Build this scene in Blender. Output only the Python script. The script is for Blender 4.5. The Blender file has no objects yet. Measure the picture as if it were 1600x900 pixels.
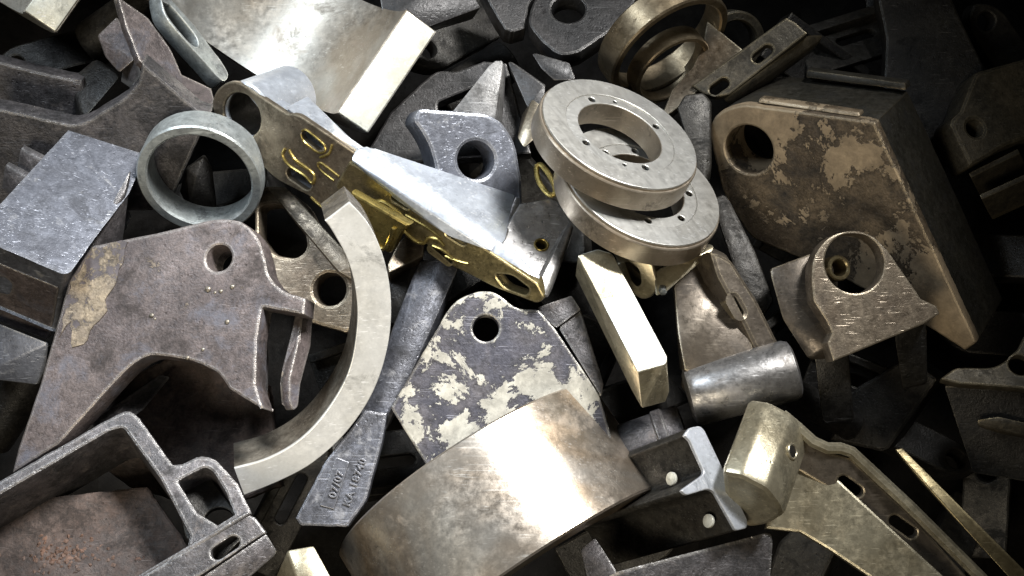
import bpy, bmesh, math, random
from mathutils import Vector, Matrix, geometry
random.seed(7)
sc = bpy.context.scene
COL = sc.collection

# ------------------------------------------------------------------ camera
PITCH = math.radians(56)                 # looking down into the heap
T = math.tan(math.radians(22.5))         # 45 degree lens
D0 = 1.2                                 # metres to the heap
U = D0 * T / 800                         # one picture unit at that distance, about 0.6 mm
CAMROT = Matrix.Rotation(math.radians(90) - PITCH, 3, 'X')
CAMPOS = Vector((0, -D0 * math.cos(PITCH), 0.45 + D0 * math.sin(PITCH)))
cam = bpy.data.cameras.new('camera')
cam.angle = math.radians(45); cam.clip_start = 0.02; cam.clip_end = 50
co = bpy.data.objects.new('camera', cam); COL.objects.link(co)
co.matrix_world = Matrix.Translation(CAMPOS) @ CAMROT.to_4x4()
sc.camera = co
def W(v): return CAMPOS + CAMROT @ v     # camera frame -> world

# ------------------------------------------------------------------ light
world = bpy.data.worlds.new('World'); sc.world = world; world.use_nodes = True
bg = world.node_tree.nodes['Background']
bg.inputs['Color'].default_value = (1.0, 0.86, 0.62, 1); bg.inputs['Strength'].default_value = 0.013
def area(name, loc, aim, sx, sy, power, col, spread=180):
    l = bpy.data.lights.new(name, 'AREA'); l.shape = 'RECTANGLE'; l.size = sx; l.size_y = sy
    l.energy = power; l.color = col; l.spread = math.radians(spread)
    o = bpy.data.objects.new(name, l); COL.objects.link(o)
    p = W(Vector(loc)); d = W(Vector(aim)) - p
    o.location = p; o.rotation_euler = d.to_track_quat('-Z', 'Y').to_euler()
    return o
area('doorway_light', (0.80, 1.55, 0.20), (-0.20, -0.09, -1.2), 0.5, 0.5, 5.2, (1.0, 0.99, 0.97), 26)
area('window_light', (-0.85, 0.85, -0.30), (-0.24, 0.0, -1.2), 0.5, 0.5, 2.1, (0.80, 0.90, 1.0), 60)
area('hall_light', (-0.55, -0.75, 0.25), (-0.12, -0.05, -1.2), 0.7, 0.5, 1.9, (1.0, 0.88, 0.68), 58)
vs = sc.view_settings
vs.view_transform = 'Standard'; vs.look = 'None'; vs.exposure = 0.0; vs.gamma = 1.0; vs.use_curve_mapping = False

# ------------------------------------------------------------------ frame helpers (picture units -> camera frame)
SLOPE = math.tan(math.radians(15))
def ray(px, py): return Vector(((px - 800) / 800 * T, (450 - py) / 800 * T, -1))
def P(px, py, h=0):
    r = ray(px, py); d = D0 / (1 - SLOPE * r.y) - h * U
    return r * d
class Pl:
    """a plane in the heap: an anchor point, its height over the heap's mean surface and a normal"""
    def __init__(s, px, py, h, n):
        s.o = P(px, py, h); s.n = Vector(n).normalized()
        a = Vector((1, 0, 0)); s.u = (a - s.n * a.dot(s.n)).normalized(); s.v = s.n.cross(s.u)
    def at(s, px, py):
        r = ray(px, py); return r * (s.o.dot(s.n) / r.dot(s.n))
    def uv(s, px, py):
        d = s.at(px, py) - s.o; return (d.dot(s.u), d.dot(s.v))
    def xyz(s, u, v, w=0): return s.o + s.u * u + s.v * v + s.n * w
    def down(s, k):
        q = Pl.__new__(Pl); q.o = s.o - s.n * (k * U); q.n, q.u, q.v = s.n, s.u, s.v; return q
def cr(pts, k=5):
    """smooth open run through the points"""
    out = []; n = len(pts)
    for i in range(n - 1):
        p0 = pts[max(i - 1, 0)]; p1 = pts[i]; p2 = pts[i + 1]; p3 = pts[min(i + 2, n - 1)]
        for j in range(k):
            t = j / k
            out.append(tuple(0.5 * ((2 * p1[a]) + (-p0[a] + p2[a]) * t + (2 * p0[a] - 5 * p1[a] + 4 * p2[a] - p3[a]) * t * t
                       + (-p0[a] + 3 * p1[a] - 3 * p2[a] + p3[a]) * t ** 3) for a in (0, 1)))
    out.append(tuple(pts[-1])); return out
def rnd(pts):
    """closed run of corners; (x, y, r) rounds the corner by r"""
    out = []; n = len(pts)
    for i in range(n):
        p = pts[i]
        if len(p) == 2: out.append(tuple(p)); continue
        b = Vector(p[:2]); a = Vector(pts[i - 1][:2]); c = Vector(pts[(i + 1) % n][:2])
        da = (a - b); dc = (c - b); r = min(p[2], da.length * .48, dc.length * .48)
        s = b + da.normalized() * r; e = b + dc.normalized() * r
        for j in range(6):
            t = j / 5; q = s * (1 - t) ** 2 + b * 2 * t * (1 - t) + e * t * t
            out.append((q.x, q.y))
    return out
def jit(uv, step, amp, seed):
    rg = random.Random(seed); out = []
    for i in range(len(uv)):
        a = Vector(uv[i]); b = Vector(uv[(i + 1) % len(uv)]); L = (b - a).length; k = max(1, int(L / step))
        for j in range(k):
            q = a.lerp(b, j / k); out.append((q.x + rg.uniform(-amp, amp), q.y + rg.uniform(-amp, amp)))
    return out

# ------------------------------------------------------------------ materials
MATS = {}
def mat(name, c1, c2=None, metal=1.0, rough=0.4, sc1=18, grain=0.3, bump=0.15, patch=None, wear=None, dirt=None, spec=0.5, streak=0.0, scr=.5, pits=.5, grime=.3):
    """c1/c2 blotches; patch=(colour, threshold, scale, metal, rough, height); wear=(colour, radius m); dirt=(colour, amount, scale)"""
    m = bpy.data.materials.new(name); m.use_nodes = True; nt = m.node_tree; N = nt.nodes; L = nt.links
    b = N['Principled BSDF']; c2 = c2 or c1; grain *= .62; bump *= .6
    tc = N.new('ShaderNodeTexCoord'); oi = N.new('ShaderNodeObjectInfo')
    off = N.new('ShaderNodeVectorMath'); off.operation = 'MULTIPLY_ADD'
    com = N.new('ShaderNodeCombineXYZ')
    for k in range(3): L.new(oi.outputs['Random'], com.inputs[k])
    L.new(com.outputs[0], off.inputs[0]); off.inputs[1].default_value = (37, 53, 71); L.new(tc.outputs['Object'], off.inputs[2])
    V = off.outputs[0]
    def noise(scale, detail=6, rgh=0.55, vec=V, dist=0.0):
        n = N.new('ShaderNodeTexNoise'); n.inputs['Scale'].default_value = scale; n.inputs['Detail'].default_value = detail
        n.inputs['Roughness'].default_value = rgh; n.inputs['Distortion'].default_value = dist; L.new(vec, n.inputs['Vector']); return n.outputs['Fac']
    def ramp(f, a, c):
        r = N.new('ShaderNodeMapRange'); r.inputs['From Min'].default_value = a; r.inputs['From Max'].default_value = c; L.new(f, r.inputs['Value']); return r.outputs[0]
    def mixc(f, a, c):
        x = N.new('ShaderNodeMix'); x.data_type = 'RGBA'; L.new(f, x.inputs[0])
        for s, v in ((6, a), (7, c)):
            if isinstance(v, tuple): x.inputs[s].default_value = (*v, 1)
            else: L.new(v, x.inputs[s])
        return x.outputs[2]
    def mixf(f, a, c):
        x = N.new('ShaderNodeMix')
        if isinstance(f, float): x.inputs[0].default_value = f
        else: L.new(f, x.inputs[0])
        for s, v in ((2, a), (3, c)):
            if isinstance(v, (int, float)): x.inputs[s].default_value = v
            else: L.new(v, x.inputs[s])
        return x.outputs[0]
    big = noise(sc1, 4, 0.62, dist=0.6); fine = noise(430, 3, 0.7); mid = noise(130, 4, 0.72); blot = noise(sc1 * 2.6, 6, .72, dist=.3)
    def mul(c, f, lo, hi):
        x = N.new('ShaderNodeMix'); x.data_type = 'RGBA'; x.blend_type = 'MULTIPLY'; x.inputs[0].default_value = 1
        L.new(c, x.inputs[6]); g = mixf(f, lo, hi); L.new(g, x.inputs[7]); return x.outputs[2]
    col = mixc(ramp(big, .40, .60), c1, c2)
    col = mul(col, ramp(mid, .34, .66), 1 - grain, 1 + grain)
    col = mul(col, ramp(fine, .36, .64), 1 - grain * .6, 1 + grain * .6)
    col = mul(col, ramp(blot, .42, .60), 1 - grain * .55, 1 + grain * .25)
    sp = ramp(mid, .3, .75)
    rg = mixf(ramp(mid, .34, .66), rough * 0.75, min(1, rough * 1.3)); me = None; hgt = mixf(.5, fine, mid)
    rg = mixf(ramp(blot, .44, .6), rg, min(1, rough * .8))
    if grime:
        gf = ramp(noise(sc1 * 1.7, 7, .78, dist=.5), .60 - grime * .2, .70 - grime * .2)
        col = mul(col, gf, 1.0, .48); rg = mixf(gf, rg, min(.85, rough * 1.5))
    # scratches and nicks in two directions, pits
    for ang, rough_s in (((.2, .4, .9), 1), ((.9, -.6, 2.2), 2)):
        if not scr: break
        mp = N.new('ShaderNodeMapping'); mp.inputs['Scale'].default_value = (9, 620, 620); mp.inputs['Rotation'].default_value = ang; L.new(V, mp.inputs['Vector'])
        st = noise(1, 2, .4, mp.outputs[0], .3); br = noise(30 * rough_s, 2, .5)
        m1 = N.new('ShaderNodeMath'); m1.operation = 'MULTIPLY'; L.new(ramp(st, .64, .72), m1.inputs[0]); L.new(ramp(br, .46, .58), m1.inputs[1])
        m2 = N.new('ShaderNodeMath'); m2.operation = 'MULTIPLY'; L.new(m1.outputs[0], m2.inputs[0]); m2.inputs[1].default_value = scr
        col = mixc(m2.outputs[0], col, tuple(min(.95, x * 1.7 + .05) for x in c1)); hgt = mixf(m2.outputs[0], hgt, 0.0)
    if pits:
        vo = N.new('ShaderNodeTexVoronoi'); vo.inputs['Scale'].default_value = 150; L.new(V, vo.inputs['Vector'])
        pm = N.new('ShaderNodeMath'); pm.operation = 'MULTIPLY'; L.new(ramp(vo.outputs['Distance'], .22, .12), pm.inputs[0]); L.new(ramp(noise(40, 3), .5, .62), pm.inputs[1])
        p2 = N.new('ShaderNodeMath'); p2.operation = 'MULTIPLY'; L.new(pm.outputs[0], p2.inputs[0]); p2.inputs[1].default_value = pits
        col = mixc(p2.outputs[0], col, tuple(x * .25 for x in c1)); hgt = mixf(p2.outputs[0], hgt, -.6)
    mtl = metal
    if streak:
        mp = N.new('ShaderNodeMapping'); mp.inputs['Scale'].default_value = (8, 8, 260); mp.inputs['Rotation'].default_value = (0.3, 0.5, 0.4); L.new(V, mp.inputs['Vector'])
        st = noise(4, 3, .6, mp.outputs[0]); rg = mixf(ramp(st, .35, .65), rg, min(1, rough * (1 + streak))); col = mixc(ramp(st, .55, .8), col, tuple(x * (1 - .25 * streak) for x in c1))
    if dirt:
        d = ramp(noise(dirt[2], 6, .7, dist=.4), .60 - dirt[1] * .3, .82 - dirt[1] * .22)
        col = mixc(d, col, dirt[0]); rg = mixf(d, rg, .75); mtl = mixf(d, mtl, .1)
    if patch:
        pn = noise(patch[2], 9, .72, dist=.3)
        rim = ramp(pn, patch[1] - .05, patch[1]); col = mul(col, rim, 1.0, .55)
        d = ramp(pn, patch[1], patch[1] + .012)
        col = mixc(d, col, mul(mixc(sp, patch[0], tuple(x * .66 for x in patch[0])), ramp(blot, .42, .6), .7, 1.08)); rg = mixf(d, rg, patch[4]); mtl = mixf(d, mtl, patch[3]); hgt = mixf(d, hgt, mixf(ramp(mid, 0, 1), patch[5], patch[5] + .3))
    if wear:
        bv = N.new('ShaderNodeBevel'); bv.samples = 2; bv.inputs['Radius'].default_value = wear[1]
        ge = N.new('ShaderNodeNewGeometry'); dt = N.new('ShaderNodeVectorMath'); dt.operation = 'DOT_PRODUCT'
        L.new(bv.outputs[0], dt.inputs[0]); L.new(ge.outputs['Normal'], dt.inputs[1])
        e = ramp(dt.outputs['Value'], .992, .90); mu = N.new('ShaderNodeMath'); mu.operation = 'MULTIPLY'
        L.new(e, mu.inputs[0]); L.new(ramp(mid, .27, .5), mu.inputs[1])
        col = mixc(mu.outputs[0], col, wear[0]); rg = mixf(mu.outputs[0], rg, .4); mtl = mixf(mu.outputs[0], mtl, .9)
    L.new(col, b.inputs['Base Color']); L.new(rg, b.inputs['Roughness'])
    if isinstance(mtl, (int, float)): b.inputs['Metallic'].default_value = mtl
    else: L.new(mtl, b.inputs['Metallic'])
    b.inputs['Specular IOR Level'].default_value = spec
    bp = N.new('ShaderNodeBump'); bp.inputs['Strength'].default_value = bump; bp.inputs['Distance'].default_value = 0.0022
    L.new(hgt, bp.inputs['Height']); L.new(bp.outputs[0], b.inputs['Normal'])
    MATS[name] = m; return m
SW = (0.50, 0.49, 0.47)
mat('machined_steel', (.58, .575, .545), (.50, .49, .455), .8, .37, 9, .07, .06, streak=.08, pits=.15, grime=.05)
mat('bright_steel', (.90, .90, .81), (.76, .75, .64), .45, .36, 12, .16, .12, dirt=((.35, .3, .2), .12, 26), pits=.4, grime=.18, scr=1)
mat('satin_steel', (.54, .53, .49), (.38, .33, .265), .75, .42, 6, .16, .10, dirt=((.24, .18, .13), .12, 12), pits=.2, grime=.1, scr=.35)
mat('blue_steel', (.54, .58, .64), (.42, .45, .50), .65, .38, 12, .12, .08, wear=((.75, .77, .8), .002), pits=.2, grime=.12, scr=.6)
mat('brushed_shell', (.46, .45, .425), (.34, .265, .19), .85, .36, 4.5, .16, .08, dirt=((.27, .20, .135), .10, 8), pits=.3, grime=.14, scr=.4)
mat('shaded_bronze', (.30, .245, .165), (.21, .165, .105), .85, .38, 20, .2, .08, pits=.1)  # bronze made darker so the shade on the collar is in its colour
mat('ring_warm_sheen', (.36, .31, .245), (.29, .245, .19), .75, .40, 16, .12, .05, pits=.1, grime=.15)  # tan of a warm reflection on the ring walls, painted as base colour
mat('ring_wall', (.22, .20, .165), (.14, .12, .095), .6, .45, 20, .3, .25, grime=.5)
mat('olive_sheen_brass', (.40, .31, .10), (.26, .20, .07), .9, .32, 16, .2, .12)  # brass; on the lever's beads and tab the gold is painted warm reflection
mat('warm_sheen_plate', (.29, .24, .115), (.19, .155, .085), .85, .34, 11, .3, .2, wear=((.6, .54, .35), .0016), grime=.35)  # gold of the warm surroundings reflected in the lever's side, put into colour
mat('warm_sheen_brass', (.26, .225, .17), (.18, .145, .105), .8, .36, 11, .3, .2, wear=((.6, .54, .4), .0016), grime=.4)  # brass; on the lever arm this tint paints in a warm reflection
mat('pale_brass', (.52, .475, .35), (.37, .325, .225), .75, .36, 10, .2, .2, dirt=((.20, .155, .09), .12, 18), wear=((.75, .7, .55), .002), grime=.35)
mat('zinc_grey', (.38, .41, .405), (.27, .29, .29), .6, .46, 20, .25, .25, wear=((.62, .64, .62), .0015), dirt=((.16, .16, .15), .06, 40), grime=.3)
mat('blue_grey_scale', (.150, .160, .19), (.105, .111, .131), .45, .42, 14, .26, .4, wear=((.46, .47, .49), .003), dirt=((.26, .26, .26), .04, 60), scr=.9, grime=.35)
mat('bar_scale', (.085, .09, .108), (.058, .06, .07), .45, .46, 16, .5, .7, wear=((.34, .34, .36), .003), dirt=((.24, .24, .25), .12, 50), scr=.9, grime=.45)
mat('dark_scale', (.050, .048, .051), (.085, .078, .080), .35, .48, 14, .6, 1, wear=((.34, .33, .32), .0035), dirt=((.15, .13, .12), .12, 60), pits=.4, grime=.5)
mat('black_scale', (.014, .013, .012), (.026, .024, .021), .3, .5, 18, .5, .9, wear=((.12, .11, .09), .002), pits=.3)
mat('brown_scale', (.074, .060, .058), (.115, .094, .089), .3, .52, 8, .5, .9, patch=((.22, .18, .14), .615, 12, .2, .6, .9), wear=((.40, .37, .34), .004), dirt=((.095, .10, .125), .24, 26), pits=.3, scr=.5, grime=.4)
mat('tan_scale', (.23, .185, .13), (.16, .13, .10), .2, .6, 18, .45, .8, patch=((.10, .085, .088), .54, 30, .2, .6, .2), pits=.3)
mat('rusty_floor', (.038, .027, .023), (.070, .050, .042), .1, .75, 16, .6, 1, patch=((.085, .048, .034), .68, 34, 0, .85, .9), grime=.5)
mat('rust_lump', (.11, .062, .042), (.07, .048, .038), .1, .85, 40, .5, 1)
mat('peeled_paint', (.050, .050, .064), (.095, .088, .095), .3, .5, 16, .4, .6, patch=((.40, .383, .33), .500, 16, .15, .5, .95), wear=((.4, .38, .33), .003), pits=.3, grime=.2, scr=.8)
mat('flaked_tan', (.095, .072, .05), (.16, .12, .078), .3, .5, 9, .45, .7, patch=((.44, .34, .225), .492, 10, .3, .42, .9), dirt=((.012, .011, .010), .36, 26), wear=((.5, .42, .3), .004), pits=.3, grime=.3)
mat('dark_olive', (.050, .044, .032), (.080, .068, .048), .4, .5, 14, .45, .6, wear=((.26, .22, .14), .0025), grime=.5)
mat('tan_steel', (.27, .225, .17), (.17, .135, .10), .6, .42, 12, .35, .5, dirt=((.05, .04, .03), .20, 50), wear=((.55, .48, .36), .003), scr=1, pits=.3, grime=.4)
mat('oily_brown', (.15, .127, .10), (.10, .083, .066), .6, .34, 10, .22, .15, wear=((.45, .38, .26), .003), grime=.5)
mat('gunmetal', (.38, .375, .375), (.26, .25, .24), .8, .34, 12, .25, .2, dirt=((.1, .085, .07), .12, 24), wear=((.6, .6, .6), .002), scr=.8, grime=.3)
mat('worn_grey', (.26, .255, .25), (.17, .165, .16), .4, .48, 20, .4, .6, grime=.4, scr=.9)
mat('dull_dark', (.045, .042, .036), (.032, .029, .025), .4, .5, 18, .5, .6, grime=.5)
mat('bore_shade', (.045, .042, .038), (.03, .028, .025), .6, .4, 18, .3, .1)  # dark liner colour that paints the shade inside the lever eye
mat('pale_blue', (.55, .58, .64), (.45, .48, .53), .35, .40, 14, .14, .12, wear=((.8, .8, .8), .0015), grime=.2)
mat('text_grey', (.085, .09, .105), (.06, .062, .075), .5, .5, 20, .4, .5, wear=((.35, .35, .37), .001), grime=.4)
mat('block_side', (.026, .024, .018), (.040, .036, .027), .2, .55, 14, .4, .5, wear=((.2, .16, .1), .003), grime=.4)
mat('matte_steel', (.56, .555, .53), (.47, .46, .425), .35, .42, 9, .10, .08, pits=.2, grime=.1, scr=.4)
mat('strip_brass', (.26, .215, .12), (.18, .145, .08), .8, .38, 14, .2, .1)
mat('oily_dark', (.026, .026, .027), (.044, .042, .042), .35, .44, 12, .45, .5, wear=((.22, .21, .2), .0022), grime=.4)
mat('gap_shade_black', (.006, .0055, .005), (.010, .009, .008), 0, .8, 10, .4, .6, spec=.1, scr=0, pits=0)  # near-black floor colour stands in for deep shadow in the gaps

# ------------------------------------------------------------------ builders: every part is one mesh
class Thing:
    def __init__(s, name, label, cat, group=None):
        s.name, s.label, s.cat, s.group = name, label, cat, group; s.parts = []
    def add(s, name, me, m, of=None):
        s.parts.append((name, me, m, of)); return len(s.parts) - 1
    def slab(s, name, pl, outline, m, t, bev=3, holes=(), rough=0, of=None, corner=True):
        """front face traced in the plane pl, solid of thickness t behind it; holes: (x,y,r), (x0,y0,x1,y1,r) or a list of points"""
        loops = [[pl.uv(*q) for q in (rnd(outline) if corner else outline)]]
        for hdef in holes:
            if isinstance(hdef, list): loops.append([pl.uv(*q) for q in rnd(hdef)])
            elif len(hdef) == 3:
                c = pl.uv(hdef[0], hdef[1]); r = hdef[2] * U
                loops.append([(c[0] + r * math.cos(a * math.tau / 36), c[1] + r * math.sin(a * math.tau / 36)) for a in range(36)])
            else:
                a = Vector(pl.uv(hdef[0], hdef[1])); c = Vector(pl.uv(hdef[2], hdef[3])); r = hdef[4] * U; d = (c - a).angle_signed(Vector((1, 0))) if (c - a).length else 0
                lp = []
                for k in range(13):
                    w = d + math.pi / 2 + k * math.pi / 12; lp.append((a.x + r * math.cos(w), a.y + r * math.sin(w)))
                for k in range(13):
                    w = d - math.pi / 2 + k * math.pi / 12; lp.append((c.x + r * math.cos(w), c.y + r * math.sin(w)))
                loops.append(lp)
        if rough: loops[0] = jit(loops[0], 9 * U, rough * U, len(name) * 7 + len(loops[0]))
        cu = bpy.data.curves.new('c', 'CURVE'); cu.dimensions = '2D'; cu.fill_mode = 'BOTH'
        bev = 0 if bev < .5 else min(bev, t * .3)
        cu.extrude = (t / 2 - bev) * U; cu.bevel_depth = bev * U; cu.bevel_resolution = 1; cu.offset = -bev * U
        for lp in loops:
            # drop points that coincide
            q = [p for i, p in enumerate(lp) if (Vector(p) - Vector(lp[i - 1])).length > 0.4 * U]
            sp = cu.splines.new('POLY'); sp.points.add(len(q) - 1); sp.use_cyclic_u = True
            for i, (x, y) in enumerate(q): sp.points[i].co = (x, y, 0, 1)
        ob = bpy.data.objects.new('c', cu); me = bpy.data.meshes.new_from_object(ob)
        bpy.data.objects.remove(ob); bpy.data.curves.remove(cu)
        for v in me.vertices: v.co = W(pl.xyz(v.co.x, v.co.y, v.co.z - t * U / 2))
        return s.add(name, me, m, of)
    def hull(s, name, pts, m, bev=3, of=None, seg=2):
        """solid block through the given corners (x, y, height)"""
        bm = bmesh.new()
        for p in pts: bm.verts.new(W(p if isinstance(p, Vector) else P(*p)))
        r = bmesh.ops.convex_hull(bm, input=bm.verts)
        bmesh.ops.delete(bm, geom=[v for v in bm.verts if not v.link_faces], context='VERTS')
        bmesh.ops.dissolve_limit(bm, angle_limit=math.radians(6), verts=bm.verts, edges=bm.edges)
        if bev: bmesh.ops.bevel(bm, geom=list(bm.edges), offset=bev * U, segments=seg, profile=.5, affect='EDGES', clamp_overlap=True)
        bmesh.ops.recalc_face_normals(bm, faces=bm.faces)
        me = bpy.data.meshes.new('m'); bm.to_mesh(me); bm.free(); return s.add(name, me, m, of)
    def box(s, name, pl, outline, m, t, bev=3, of=None): return s.slab(name, pl, outline, m, t, bev, of=of)
    def lathe(s, name, c, axis, prof, m, a0=0, a1=360, ref=None, n=72, of=None):
        """profile [(r, z)...] closed, turned about the axis through c (camera frame)"""
        ax = Vector(axis).normalized(); r0 = Vector(ref if ref else (1, 0, 0)); ux = (r0 - ax * r0.dot(ax)).normalized(); uy = ax.cross(ux)
        full = a1 - a0 >= 360; k = n if full else max(4, int(n * (a1 - a0) / 360)); bm = bmesh.new(); rings = []
        for i in range(k if full else k + 1):
            a = math.radians(a0 + (a1 - a0) * i / k); d = ux * math.cos(a) + uy * math.sin(a)
            rings.append([bm.verts.new(W(c + (d * r + ax * z) * U)) for r, z in prof])
        R = len(rings); M = len(prof)
        for i in range(R if full else R - 1):
            A = rings[i]; B = rings[(i + 1) % R]
            for j in range(M): bm.faces.new((A[j], A[(j + 1) % M], B[(j + 1) % M], B[j]))
        if not full: bm.faces.new(rings[0]); bm.faces.new(rings[-1])
        bmesh.ops.remove_doubles(bm, verts=bm.verts, dist=1e-6)
        bmesh.ops.recalc_face_normals(bm, faces=bm.faces)
        me = bpy.data.meshes.new('m'); bm.to_mesh(me); bm.free(); return s.add(name, me, m, of)
    def tube(s, name, pts, r, m, of=None, closed=False, k=8):
        """round bar through camera-frame points"""
        cu = bpy.data.curves.new('c', 'CURVE'); cu.dimensions = '3D'; cu.bevel_depth = r * U; cu.bevel_resolution = 2; cu.use_fill_caps = True
        sp = cu.splines.new('POLY'); sp.points.add(len(pts) - 1); sp.use_cyclic_u = closed
        for i, p in enumerate(pts): sp.points[i].co = (*W(p), 1)
        ob = bpy.data.objects.new('c', cu); me = bpy.data.meshes.new_from_object(ob)
        bpy.data.objects.remove(ob); bpy.data.curves.remove(cu)
        return s.add(name, me, m, of)
    def text(s, name, pl, px, py, ex, ey, body, size, m, of=None):
        """raised letters from (px,py) running towards (ex,ey) on the plane"""
        cu = bpy.data.curves.new('t', 'FONT'); cu.body = body; cu.size = size * U; cu.extrude = 1.6 * U; cu.bevel_depth = .5 * U
        cu.space_character = 1.15
        ob = bpy.data.objects.new('t', cu); me = bpy.data.meshes.new_from_object(ob); bpy.data.objects.remove(ob); bpy.data.curves.remove(cu)
        a = Vector(pl.uv(px, py)); d = (Vector(pl.uv(ex, ey)) - a).normalized(); e = Vector((-d.y, d.x))
        for v in me.vertices:
            q = a + d * v.co.x + e * v.co.y; v.co = W(pl.xyz(q.x, q.y, v.co.z + .5 * U))
        return s.add(name, me, m, of)
    def done(s):
        allv = [v.co for p in s.parts for v in p[1].vertices]
        lo = min(v.z for v in allv); cx = (min(v.x for v in allv) + max(v.x for v in allv)) / 2; cy = (min(v.y for v in allv) + max(v.y for v in allv)) / 2
        o = Vector((cx, cy, lo)); objs = []
        if len(s.parts) > 1:
            root = bpy.data.objects.new(s.name, None); COL.objects.link(root); root.location = o; root.empty_display_size = .02
        for i, (nm, me, m, of) in enumerate(s.parts):
            for v in me.vertices: v.co -= o
            me.materials.clear(); me.materials.append(MATS[m]); me.shade_smooth(); me.set_sharp_from_angle(angle=math.radians(32))
            ob = bpy.data.objects.new(nm if len(s.parts) > 1 else s.name, me); COL.objects.link(ob); me.name = ob.name
            objs.append(ob)
            if len(s.parts) == 1: root = ob; ob.location = o
            else: ob.parent = root if of is None else objs[of]
        root['label'] = s.label; root['category'] = s.cat
        if s.group: root['group'] = s.group
        return root
def rp(R, z0, z1, ri, c=2):
    """ring profile with chamfered edges"""
    return [(ri, z0 + c), (ri + c, z0), (R - c, z0), (R, z0 + c), (R, z1 - c), (R - c, z1), (ri + c, z1), (ri, z1 - c)]
def cyl(R, z0, z1, c=3): return [(0, z0), (R - c, z0), (R - c * .3, z0 + c * .3), (R, z0 + c), (R, z1 - c), (R - c * .3, z1 - c * .3), (R - c, z1), (0, z1)]
def shift(v, w): return v + Vector(w) * U

# ------------------------------------------------------------------ the setting: bin floor under the heap
def plain(name, verts, faces, m, kind='structure'):
    me = bpy.data.meshes.new(name); me.from_pydata(verts, [], faces); me.materials.append(MATS[m])
    o = bpy.data.objects.new(name, me); COL.objects.link(o); o['kind'] = kind; return o
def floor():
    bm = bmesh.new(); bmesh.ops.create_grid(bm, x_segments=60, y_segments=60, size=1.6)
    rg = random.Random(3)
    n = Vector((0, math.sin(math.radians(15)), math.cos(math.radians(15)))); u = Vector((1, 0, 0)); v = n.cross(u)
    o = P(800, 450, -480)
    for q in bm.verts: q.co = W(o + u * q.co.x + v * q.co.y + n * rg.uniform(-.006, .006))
    me = bpy.data.meshes.new('ground'); bm.to_mesh(me); bm.free(); me.materials.append(MATS['gap_shade_black'])
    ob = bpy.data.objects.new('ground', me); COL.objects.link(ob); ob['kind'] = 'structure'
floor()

# ------------------------------------------------------------------ upper left
# half bearing shells, hollow side up
def shell(name, label, group, px, py, href, lift, m):
    t = Thing(name, label, 'bearing shell', group)
    ax = (-.546, -.833, .08); c = shift(P(px, py, href), (0, 0, lift)); pv = (.836, -.548, 0)
    L = 205; Ri, Ro = 235, 296
    prof = [(Ri, 3), (Ri + 3, 0), (Ro - 3, 0), (Ro, -3), (Ro, -L), (Ri, -L)]
    t.lathe('shell', c, ax, prof, m, 218, 343, pv, 240)
    axv = Vector(ax).normalized(); ux = (Vector(pv) - axv * Vector(pv).dot(axv)).normalized(); uy = axv.cross(ux)
    def q(r, z, k): 
        th = math.radians(343 + k); return W(c + ((ux * math.cos(th) + uy * math.sin(th)) * r + axv * z) * U)
    bm = bmesh.new()
    for r in (Ri + 2, Ro - 2):
        for z in (-1, -L + 2):
            for k in (-.3, 1.2): bm.verts.new(q(r, z, k))
    bmesh.ops.convex_hull(bm, input=bm.verts); bmesh.ops.dissolve_limit(bm, angle_limit=.05, verts=bm.verts, edges=bm.edges)
    bmesh.ops.bevel(bm, geom=list(bm.edges), offset=2 * U, segments=2, affect='EDGES', profile=.5, clamp_overlap=True)
    me = bpy.data.meshes.new('m'); bm.to_mesh(me); bm.free(); t.add('parting_face', me, 'bright_steel')
    t.done()
shell('bearing_shell', 'large smooth bearing shell, hollow side up, with pale cut end behind lever boss', 'bearing shells', 376, 76, -110, 195, 'satin_steel')
shell('bearing_shell', 'bearing shell with pale cut end cropped by the top left picture corner', 'bearing shells', -82, -71, -110, 195, 'satin_steel')

t = Thing('oval_washer', 'thick grey washer standing on edge between dark casting and large bearing shell', 'washer')
pl = Pl(300, 60, -50, (.78, .36, .5))
t.slab('oval_washer', pl, cr([(250, -12), (252, 4), (260, 28), (288, 62), (320, 97), (347, 126), (357, 117), (347, 97), (332, 77), (306, 42), (262, -8), (252, -22)], 4), 'zinc_grey', 30, 2,
       [cr([(255, 3), (261, 22), (276, 43), (299, 69), (309, 72), (306, 57), (288, 33), (266, 8)], 3)], corner=False)
t.done()

t = Thing('dark_casting', 'dark forged casting with thick rimmed pocket and upright flange, upper left', 'casting')
pl = Pl(100, 210, -20, (.04, -.52, .85))
t.slab('front_wall', pl, [(-40, 163), (30, 177), (112, 196, 20), (135, 190, 20), (196, 152, 20), (216, 128, 8), (222, 98), (308, 172), (328, 178), (260, 330), (-40, 330)], 'dark_scale', 42, 4, rough=.6)
pl2 = Pl(60, 130, -95, (.1, -.45, .88))
t.slab('rear_wall', pl2, [(-40, 90), (0, 96), (58, 112, 14), (128, 126), (150, 240), (-40, 240)], 'dark_scale', 40, 5, rough=.6)
t.hull('cross_web', [(108, 125, -120), (150, 90, -120), (190, 120, -110), (130, 190, -100), (110, 180, -190), (180, 110, -200), (150, 100, -190)], 'black_scale', 8)
pl3 = Pl(240, 90, 10, (.66, .30, .68))
f = t.slab('flange', pl3, [(184, -6), (196, 40), (218, 95), (311, 174), (336, 160), (330, 138), (284, 116), (268, 78), (232, 28)], 'brown_scale', 16, 2, rough=.5)
t.hull('gusset', [(152, 55, -25), (182, 26, -25), (206, 60, -20), (212, 92, -15), (186, 114, -30), (165, 90, -30), (160, 70, -90), (195, 40, -90), (200, 110, -90)], 'brown_scale', 3)
t.hull('rib', [(203, 70, -20), (216, 92, -12), (222, 120, -20), (205, 140, -45), (188, 128, -70), (196, 90, -60)], 'dark_scale', 3)
t.done()

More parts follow.
